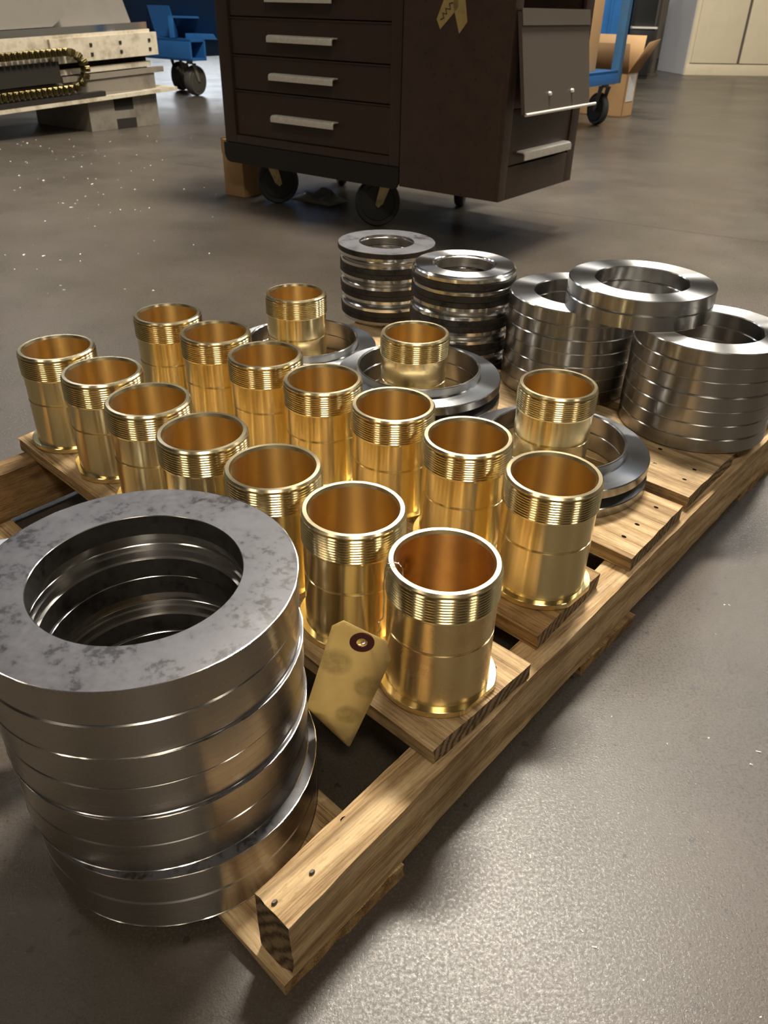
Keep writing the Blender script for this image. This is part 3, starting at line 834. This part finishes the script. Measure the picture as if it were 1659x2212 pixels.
# hinged flap, hanging with its lower edge swung out
bm = bmesh.new()
fl = [(L1 + 0.05, 14.25), (L1 + 0.30, 14.25), (L1 + 1.25, 8.80), (L1 + 1.0, 8.80)]
bm_prism(bm, fl, 'y', 0.2, 9.7)
bm_prism(bm, [(L1 + 0.32, 14.30), (L1 + 0.02, 14.30), (L1 + 0.02, 14.42), (L1 + 0.36, 14.42), (L1 + 0.52, 13.55), (L1 + 0.40, 13.55)], 'y', 0.2, 9.7)
fo = link('flap', mesh_from_bm('flap', bm, [BROWN_SHELF]), tc); fo['label'] = 'lighter grey-brown hinged flap'
bm = bmesh.new(); bm_cyl(bm, (L1 + 1.25, 0.3, 8.8), (L1 + 1.25, 10.7, 8.8), 0.10, 10)
link('flap_lip', mesh_from_bm('flap_lip', bm, [ALU]), fo)
for t_ in (3.6, 6.9):
    bm = bmesh.new(); hh = 9.8
    bm_cyl(bm, (L1 + 1.02, t_, hh), (L1 + 1.22, t_, hh + 0.03), 0.15, 12, 0.10)
    link('rivet', mesh_from_bm('rivet', bm, [ALU]), fo)
for (s_, t_, yw) in ((2.9, 2.0, 0.9), (15.2, 2.3, -2.3), (15.9, 11.6, 2.0), (2.7, 12.0, 2.4)):
    cs = caster(tc, s_, t_, 1.75, yw, RUBBER, 4.4)
# strips of masking tape on the locker side
def tape(pts, nm, scrib=None):
    bm = bmesh.new()
    bm_prism(bm, pts, 'y', -0.015, 0.018)
    o = link('tape_strip', mesh_from_bm('tape_strip', bm, [TAPE]), tc); o['label'] = nm
    if scrib:
        bm = bmesh.new()
        bm_tube(bm, [Vector((x, -0.02, z_)) for x, z_ in scrib], 0.035, 6)
        link('ink_mark', mesh_from_bm('ink_mark', bm, [MARK]), o)
    return o
tape([(20.45, 13.72), (20.75, 13.18), (22.0, 14.35), (22.0, 15.2), (21.3, 15.6)], 'left slanting strip of yellow masking tape with ink scribble',
     [(20.75, 13.7), (21.0, 13.8), (20.9, 14.05), (21.2, 14.0), (21.1, 14.3), (21.45, 14.25), (21.35, 14.55), (21.6, 14.6)])
tape([(22.18, 12.98), (22.72, 13.62), (22.45, 14.9), (21.75, 15.3), (21.62, 14.5)], 'right strip of yellow masking tape')

# cardboard box standing beside the cabinet at the left
bx = empty('cardboard_box', V(BL.x, BL.y, 0), TH)
tag(bx, 'tan cardboard box on the floor at the left caster of the tool cabinet', 'box')
boxes('box_body', [(-2.5, -0.12, 2.0, 4.4, 0.01, 4.5)], CARD, bx, 0.05)
boxes('box_flap', [(-2.56, -2.50, 2.0, 4.4, 3.4, 4.6)], CARD, bx)
# crumpled film under the cabinet
bm = bmesh.new(); n = 14; g = {}
for i in range(n + 1):
    for j in range(n + 1):
        x = (i / n - 0.5) * 4.4; y = (j / n - 0.5) * 2.6
        zz = 0.25 + 1.1 * (0.5 + noise.noise(Vector((x * 0.8, y * 0.8, 4)))) * max(0, 1 - (2 * i / n - 1) ** 2) * max(0, 1 - (2 * j / n - 1) ** 2) - 0.24 * (1 if i in (0, n) or j in (0, n) else 0)
        g[i, j] = bm.verts.new((x * S, y * S, zz * S))
for i in range(n):
    for j in range(n): bm.faces.new((g[i, j], g[i + 1, j], g[i + 1, j + 1], g[i, j + 1]))
px_, py_ = at_h(690, 425, 0.3)
pf = link('plastic_sheet', mesh_from_bm('plastic_sheet', bm, [PLASTIC], 60), None, V(px_, py_, 0.0), TH)
pf.modifiers.new('thickness', 'SOLIDIFY').thickness = 0.0006
tag(pf, 'crumpled grey plastic sheet on the floor underneath the tool cabinet', 'sheet')

# ------------------------------------------------------------------ machine bed at the upper left, along BD
mc = empty('lathe_bed', V(*(AD * -95.9 + BD * 70), 0), TH)
tag(mc, 'oily white machine bed with a brass cable chain at the upper left', 'machine')
TILT = 0.043
def mh(b, h): return h + TILT * (b - 77.5)
def bar(name, b0, b1, hlo, hhi, x0, x1, mat, parent=mc, tilt=True):
    bm = bmesh.new()
    v = []
    for b in (b0, b1):
        for (x, h) in ((x0, hlo), (x1, hlo), (x1, hhi), (x0, hhi)):
            v.append(bm.verts.new((x * S, (b - 70) * S, (mh(b, h) if tilt else h) * S)))
    for q in ((0, 1, 2, 3), (4, 7, 6, 5), (0, 4, 5, 1), (1, 5, 6, 2), (2, 6, 7, 3), (3, 7, 4, 0)): bm.faces.new([v[i] for i in q])
    return link(name, mesh_from_bm(name, bm, [mat]), parent)
bar('lower_body', 40, 77.1, 4.4, 6.2, -14, -0.5, MACH_GREY)
bar('slot_back', 40, 76.9, 6.2, 8.4, -14, -1.6, MACH_DARK)
bar('upper_body', 40, 77.2, 8.4, 11.2, -14, -0.55, MACH_WHITE)
bar('guide_strip', 63, 76.9, 7.0, 7.6, -1.6, -0.7, MACH_WHITE)
rd = bar('guide_rod', 63, 78.6, 6.25, 6.85, -1.2, -0.3, MACH_GREY)
pt = bar('cover_plate', 62, 77.9, 8.30, 10.85, -0.55, -0.1, MACH_WHITE)
for b in (67.6, 72.0, 76.6):
    for h in (9.0, 10.0):
        bar('bolt', b - 0.18, b + 0.18, h - 0.18, h + 0.18, -0.1, 0.0, MACH_DARK, pt)
bar('bed_rail', 40, 77.0, 11.2, 12.0, -3.0, -0.7, CHROME)
bar('bed_flange', 40, 79.6, 3.98, 4.42, -14, 0.9, MACH_WHITE)
ft = bar('foot', 65.7, 76.6, 0.02, 4.3, -12, 0.0, MACH_GREY, tilt=False)
bar('foot_recess_shade', 69.6, 72.6, 2.2, 3.6, -0.5, 0.03, MACH_DARK, ft, False)  # dark slab on the foot face, painted in for a shaded recess
bar('foot_notch_shade', 69.7, 72.8, 0.021, 1.2, -0.5, 0.03, MACH_DARK, ft, False)  # another dark slab, standing in for the shade inside the notch
# sloping sheet-metal covers above the bed
bm = bmesh.new()
def mp(x, b, h): return bm.verts.new((x * S, (b - 70) * S, mh(b, h) * S))
q1 = [mp(-2.6, 40, 11.9), mp(-2.6, 76, 11.9), mp(-9, 76, 26), mp(-9, 40, 26)]; bm.faces.new(q1)
q2 = [mp(-14, 76, 11.9), mp(-14, 76, 26), mp(-14, 40, 26), mp(-14, 40, 11.9)]; bm.faces.new(q2)
bm.faces.new([q1[1], q2[0], q2[1], q1[2]]); bm.faces.new([q1[3], q1[2], q2[1], q2[2]]); bm.faces.new([q1[0], q1[3], q2[2], q2[3]]); bm.faces.new([q1[0], q2[3], q2[0], q1[1]])
link('sloping_cover', mesh_from_bm('sloping_cover', bm, [MACH_COVER]), mc)
bm = bmesh.new()
q1 = [mp(-1.2, 40, 12.05), mp(-1.2, 63.5, 12.05), mp(-1.2, 65.5, 13.2), mp(-6.4, 65.5, 25), mp(-6.4, 40, 25)]
q2 = [mp(-9, 40, 12.05), mp(-9, 63.5, 12.05), mp(-9, 65.5, 13.2), mp(-12, 65.5, 25), mp(-12, 40, 25)]
bm.faces.new(q1); bm.faces.new(q2[::-1])
for i in range(5): bm.faces.new((q1[i], q1[(i + 1) % 5], q2[(i + 1) % 5], q2[i]))
link('left_cover', mesh_from_bm('left_cover', bm, [MACH_COVER]), mc)
# cable carrier chain lying in a U
bm = bmesh.new()
bm_box(bm, -0.15, 0.75, -0.32, 0.32, -0.42, 0.42)
bm_box(bm, 0.75, 0.85, -0.14, 0.14, -0.3, 0.3)
bmesh.ops.bevel(bm, geom=bm.edges[:], offset=0.06 * S, segments=1, affect='EDGES')
lk_me = mesh_from_bm('chain_link', bm, [metal('dull_brass', (0.22, 0.175, 0.075), 0.3, mottle=0.5)])
chain = empty('cable_chain', (0, 0, 0)); chain.parent = mc
path = []
R0 = 1.95; bc = 63.2; hc_ = 7.6
b = 44.0
while b < bc: path.append((b, hc_ + R0, 0)); b += 0.74
k = int(math.pi * R0 / 0.74)
for i in range(k + 1):
    t = math.pi / 2 - math.pi * i / k; path.append((bc + R0 * 1.35 * math.cos(t), hc_ + R0 * math.sin(t), t - math.pi / 2))
b = bc - 0.74
while b > 44: path.append((b, hc_ - R0, math.pi)); b -= 0.74
for (b, h, r) in path:
    o = link('chain_link', lk_me, chain, V(0.25, b - 70, mh(b, h))); o.rotation_euler = (-(-r) if False else r, 0, 0)
tr = bar('chain_tray', 40, 68, 4.45, 5.0, 0.0, 0.9, MACH_DARK)
bar('chain_inner_trough', 40, 62.5, 6.4, 8.6, -0.5, 0.2, MACH_DARK)

# ------------------------------------------------------------------ blue hopper cart, left background
hc0 = at_h(413, 207, 0)
ct = empty('hopper_cart', V(hc0[0], hc0[1], 0), TH)
tag(ct, 'blue steel tipping hopper cart on casters behind the machine bed', 'cart')
def lbox(name, lst, mat, parent, bev=0.06): return boxes(name, lst, mat, parent, bev)
lbox('base_tube', [(-14, 3, -1.8, 1.8, 5.6, 6.0), (-14, 3, -1.8, 1.8, 8.4, 8.8), (-14, 3, -1.8, -1.4, 5.6, 8.8), (-14, 3, 1.4, 1.8, 5.6, 8.8)], BLUE, ct)
lbox('base_tube', [(-10, -6.5, 1.8, 30, 5.6, 8.8)], BLUE, ct)
lbox('fork_pocket', [(-3, 16, 15, 16.2, 12.5, 13.2), (-3, 16, 15, 16.2, 9.2, 10), (-3, -2, 15, 16.2, 9.2, 13.2), (-3, 16, 20, 20.5, 8, 16)], BLUE, ct)
bm = bmesh.new()
bm_prism(bm, [(3, 8.9), (16, 8.9), (22, 30), (-6, 30)], 'x', -22, 18)
link('hopper', mesh_from_bm('hopper', bm, [BLUE_DARK]), ct)
bm = bmesh.new()
bm_prism(bm, [(-9, 8.9), (-5, 8.9), (-3, 30), (-16, 30)], 'y', 1.0, 2.4)
link('hopper_side', mesh_from_bm('hopper_side', bm, [BLUE]), ct)
caster(ct, 0.5, 0, 2.4, 1.75, GREY_RUBBER, 5.6, MACH_GREY, wid=1.5)
caster(ct, -9, 5, 2.4, 1.9, GREY_RUBBER, 5.6, MACH_GREY, wid=1.5)

def cart_frame(name, y, rects, mat):
    o = None; L = []
    for (X0, Y0, X1, Y1) in rects:
        xa, ha = at_y(X0, Y0, y); xb, hb = at_y(X1, Y1, y)
        L.append((xa - hc0[0], xb - hc0[0], y - hc0[1], y - hc0[1] + 2.5, min(ha, hb), max(ha, hb)))
    o = boxes(name, L, mat, ct, 0.06); o.rotation_euler = (0, 0, -TH); return o
for q in ((362, 38, 378, 82), (450, 36, 466, 82), (362, 34, 466, 41)): cart_frame('upper_frame', 158, [q], BLUE)
cart_frame('cross_tube', 157.5, [(400, 72, 470, 86)], BLUE)
# ------------------------------------------------------------------ blue cart at the right, boxes, cabinets behind
rc = empty('shelf_cart', V(0, 0, 0), TH)
tag(rc, 'blue steel shelf cart on casters partly hidden behind the tool cabinet', 'cart')
cA, cB = -49.6, 123.4
dk = boxes('deck', [(cA - 15, cA, cB - 20, cB, 6.9, 7.2), (cA - 0.35, cA, cB - 20, cB, 5.6, 7.2), (cA - 15, cA, cB - 20, cB - 19.6, 5.6, 7.2), (cA - 15, cA, cB - 0.4, cB, 5.6, 7.2)], BLUE, rc, 0.03)
for (a_, b_) in ((cA - 0.1, cB - 0.5), (cA - 0.1, cB - 19.6), (cA - 14.9, cB - 0.5), (cA - 14.9, cB - 19.6)):
    boxes('corner_post', [(a_ - 1.05, a_ + 0.12, b_ - 1.0, b_ + 0.2, 5.6, 34)], BLUE_GREY, rc, 0.04)
boxes('top_shelf', [(cA - 15, cA, cB - 20, cB, 30, 30.4)], BLUE, rc, 0.03)
for (a_, b_) in ((cA - 1.6, cB - 1.6), (cA - 1.6, cB - 18), (cA - 13.5, cB - 1.6), (cA - 13.5, cB - 18)):
    caster(rc, a_, b_, 2.15, 2.6, RUBBER, 5.6, MACH_GREY, wid=1.0)
b2x = empty('cardboard_carton', V(0, 0, 0), TH)
tag(b2x, 'tall tan cardboard carton standing on the blue shelf cart', 'box')
boxes('carton_body', [(cA - 7, cA - 1.4, 112, 117, 7.22, 20.5)], CARD, b2x, 0.05)
boxes('label', [(cA - 1.42, cA - 1.36, 112.3, 113.2, 9.5, 15.5)], LABEL, b2x)
# chrome knob on the cart deck
kb = lathe('chrome_knob', [(0.05, 0), (0.9, 0), (1.15, 0.25), (1.2, 0.6), (1.0, 0.9), (0.5, 1.0), (0.4, 2.0), (0.05, 2.0)], CHROME, 20)
kx = AD * (cA - 0.6) + BD * 106.5
ko = link('chrome_knob', kb, None, V(kx.x, kx.y, 7.22 + 1.2)); ko.rotation_euler = (math.pi / 2, 0, TH + 0.9)
tag(ko, 'round chrome knob lying at the edge of the blue shelf cart', 'knob')
# open carton on the floor behind the cart
oc = empty('open_carton', V(0, 0, 0), TH)
tag(oc, 'open cardboard box with raised flaps and white label on the floor behind the cart', 'box')
oa0, oa1, ob0, ob1, oh = -67, -52.8, 134.0, 138.0, 6.2
boxes('box_body', [(oa0, oa1, ob0, ob0 + 0.2, 0.01, oh), (oa0, oa1, ob1 - 0.2, ob1, 0.01, oh), (oa0, oa0 + 0.2, ob0, ob1, 0.01, oh), (oa1 - 0.2, oa1, ob0, ob1, 0.01, oh), (oa0, oa1, ob0, ob1, 0.01, 0.2)], CARD, oc)
boxes('label', [(oa1, oa1 + 0.05, ob0 + 0.6, ob1 - 0.6, 2.2, 6.0)], LABEL, oc)
def quad(name, pts, mat, parent):
    bm = bmesh.new(); bm.faces.new([bm.verts.new(Vector(p) * S) for p in pts])
    o = link(name, mesh_from_bm(name, bm, [mat]), parent); o.modifiers.new('t', 'SOLIDIFY').thickness = 0.004; return o
quad('flap', [(oa1 + 0.02, ob0, oh), (oa1 + 0.02, ob1, oh), (oa1 + 2.6, ob1 + 0.2, oh + 4.6), (oa1 + 2.6, ob0 - 0.2, oh + 4.2)], CARD_DARK, oc)
quad('flap', [(oa0, ob0 - 0.02, oh), (oa1, ob0 - 0.02, oh), (oa1, ob0 - 1.2, oh + 4.0), (oa0, ob0 - 1.2, oh + 4.0)], CARD_DARK, oc)
quad('flap', [(oa0, ob1 + 0.02, oh), (oa1, ob1 + 0.02, oh), (oa1, ob1 + 1.0, oh + 5.0), (oa0, ob1 + 1.0, oh + 5.0)], CARD, oc)

def placed_box(name, X0, X1, Yb, y, h1, depth, mat, lab, cat, h0=None):
    x0, hb = at_y(X0, Yb, y); x1, _ = at_y(X1, Yb, y)
    r = empty(name, V((x0 + x1) / 2, y, max(0.01, hb if h0 is None else h0)))
    tag(r, lab, cat); w2 = (x1 - x0) / 2
    return r, w2
# blue bin behind the cart
r, w2 = placed_box('blue_bin', 1255, 1347, 150, 185, 30, 14, BLUE, 'blue steel bin standing behind the blue shelf cart', 'bin', 0.01)
boxes('bin_body', [(-w2, w2, 0, 0.5, 9.0, 30), (-w2, w2, 13.5, 14, 9.0, 30), (-w2, -w2 + 0.5, 0, 14, 9, 30), (w2 - 0.5, w2, 0, 14, 9, 30), (-w2, w2, 0, 14, 9.0, 9.5)], BLUE, r, 0.05)
boxes('rim_band', [(-w2 - 0.2, w2 + 0.2, -0.35, 0, 8.8, 10.0), (-0.2, 0.2, -0.3, 0, 10, 29)], BLUE, r, 0.04)
boxes('skid', [(-w2 + 0.5, -w2 + 2, 0.5, 13, 0, 9.0), (w2 - 2, w2 - 0.5, 0.5, 13, 0, 9.0)], BLUE_DARK, r, 0.04)
# black cabinet
r, w2 = placed_box('black_cabinet', 1352, 1402, 140, 225, 34, 14, BLACK, 'black cabinet with a bright ledge beside the cream cupboard', 'cabinet', 0.01)
boxes('cabinet_body', [(-w2, w2, 0, 12, 0, 10.8), (-w2 + 0.8, w2, 1.2, 12, 11.2, 34)], BLACK, r, 0.08)
lg = boxes('ledge', [(-w2, w2 + 0.4, -0.3, 12, 10.8, 11.2)], ALU, r); lg['label'] = 'bright metal ledge'
boxes('door', [(-w2 + 0.4, w2 - 0.4, -0.2, 0, 0.8, 10.3)], BLACK, r, 0.03)
# pipe post
px0, _ = at_y(1408, 145, 240); bm = bmesh.new(); bm_cyl(bm, (0, 0, 0.4), (0, 0, 60), 0.8, 14); bm_cyl(bm, (0, 0, 0.01), (0, 0, 0.4), 1.8, 14)
po = link('steel_post', mesh_from_bm('steel_post', bm, [BROWN_SHELF]), None, V(px0, 240, 0)); tag(po, 'slim grey-brown steel post between the black and cream cabinets', 'post')
# cream cupboard
cx0, cy0 = at_h(1477, 162, 0); 
cc = empty('storage_cupboard', V(cx0, cy0, 0), 0.123)
tag(cc, 'tall cream steel cupboard with two doors at the upper right', 'cupboard')
boxes('cupboard_body', [(0, 29, 0, 18, 0.01, 45), ], CREAM, cc, 0.05)
sp_ = boxes('side_panel', [(-0.12, 0, 0.3, 18, 0.05, 45)], GREY_SIDE, cc); sp_['label'] = 'pale grey side panel'
boxes('plinth', [(0.0, 29, -0.1, 0, 0.02, 2.7)], CREAM, cc, 0.03)
for (d0, d1) in ((1.1, 14.2), (15.0, 28.2)):
    boxes('door', [(d0, d1, -0.35, 0, 2.9, 44)], CREAM, cc, 0.06)

boxes('door_gap_shade', [(14.2, 15.0, -0.06, 0, 2.9, 44)], MACH_COVER, cc)  # dark strip painted in for the shade between the doors
boxes('base_gap_shade', [(0.9, 28.6, -0.06, 0, 2.7, 2.92)], MACH_COVER, cc)  # dark strip painted in for the shade below the doors

# ------------------------------------------------------------------ small swarf on the floor and on a deck board
def chips(name, pts, smin, smax, mat, lab, cat):
    bm = bmesh.new(); rs = random.Random(3)
    for (x, y, h) in pts:
        s = rs.uniform(smin, smax); a = rs.uniform(0, 6.28); e = rs.uniform(1.2, 3.0)
        c, sn = math.cos(a), math.sin(a); q = []
        for (i, j, k) in ((-e, -1, 0), (e, -0.6, 0.3), (e * 0.8, 0.7, 0.1), (-e * 0.7, 1, 0.6)):
            q.append(bm.verts.new(((x + s * (i * c - j * sn)) * S, (y + s * (i * sn + j * c)) * S, (h + s * (0.15 + k)) * S)))
        t = bm.verts.new((x * S, y * S, (h + s * 1.1) * S))
        for i in range(4): bm.faces.new((q[i], q[(i + 1) % 4], t))
        bm.faces.new(q[::-1])
    o = link(name, mesh_from_bm(name, bm, [mat], 20)); tag(o, lab, cat, None, 'stuff'); return o
rs = random.Random(5); pts = []
def in_pallet(x, y):
    p = Vector((x, y)); u, v_ = p.dot(UD), p.dot(VD); return 5 < u < 25 and 3.5 < v_ < 29.5
for _ in range(90):
    X, Y = rs.uniform(0, 480), rs.uniform(285, 640)
    if rs.random() < 0.5: X, Y = rs.uniform(0, 260), rs.uniform(300, 480)
    x, y = at_h(X, Y, 0)
    if not in_pallet(x, y): pts.append((x, y, 0.0))
far = [p for p in pts]
chips('floor_swarf', far, 0.02, 0.065, SWARF, 'bright metal chips scattered on the floor at the left', 'swarf')
pts = []
for _ in range(60):
    X, Y = rs.uniform(900, 1659), rs.uniform(480, 2200)
    x, y = at_h(X, Y, 0)
    if not in_pallet(x, y) and (Vector((x, y)).dot(UD) < 5): pts.append((x, y, 0.0))
chips('fine_swarf', pts, 0.01, 0.025, SWARF, 'tiny metal flecks scattered on the floor right of the pallet', 'swarf')
pts = []
for _ in range(26):
    u = rs.uniform(8.2, 9.3); v_ = rs.uniform(21.2, 21.7); x, y = UV(u, v_); pts.append((x, y, DECK - 0.01))
chips('brass_shavings', pts, 0.015, 0.035, BRASS_BRIGHT, 'brass shavings on the grey deck board in front of the ring stack', 'shavings')
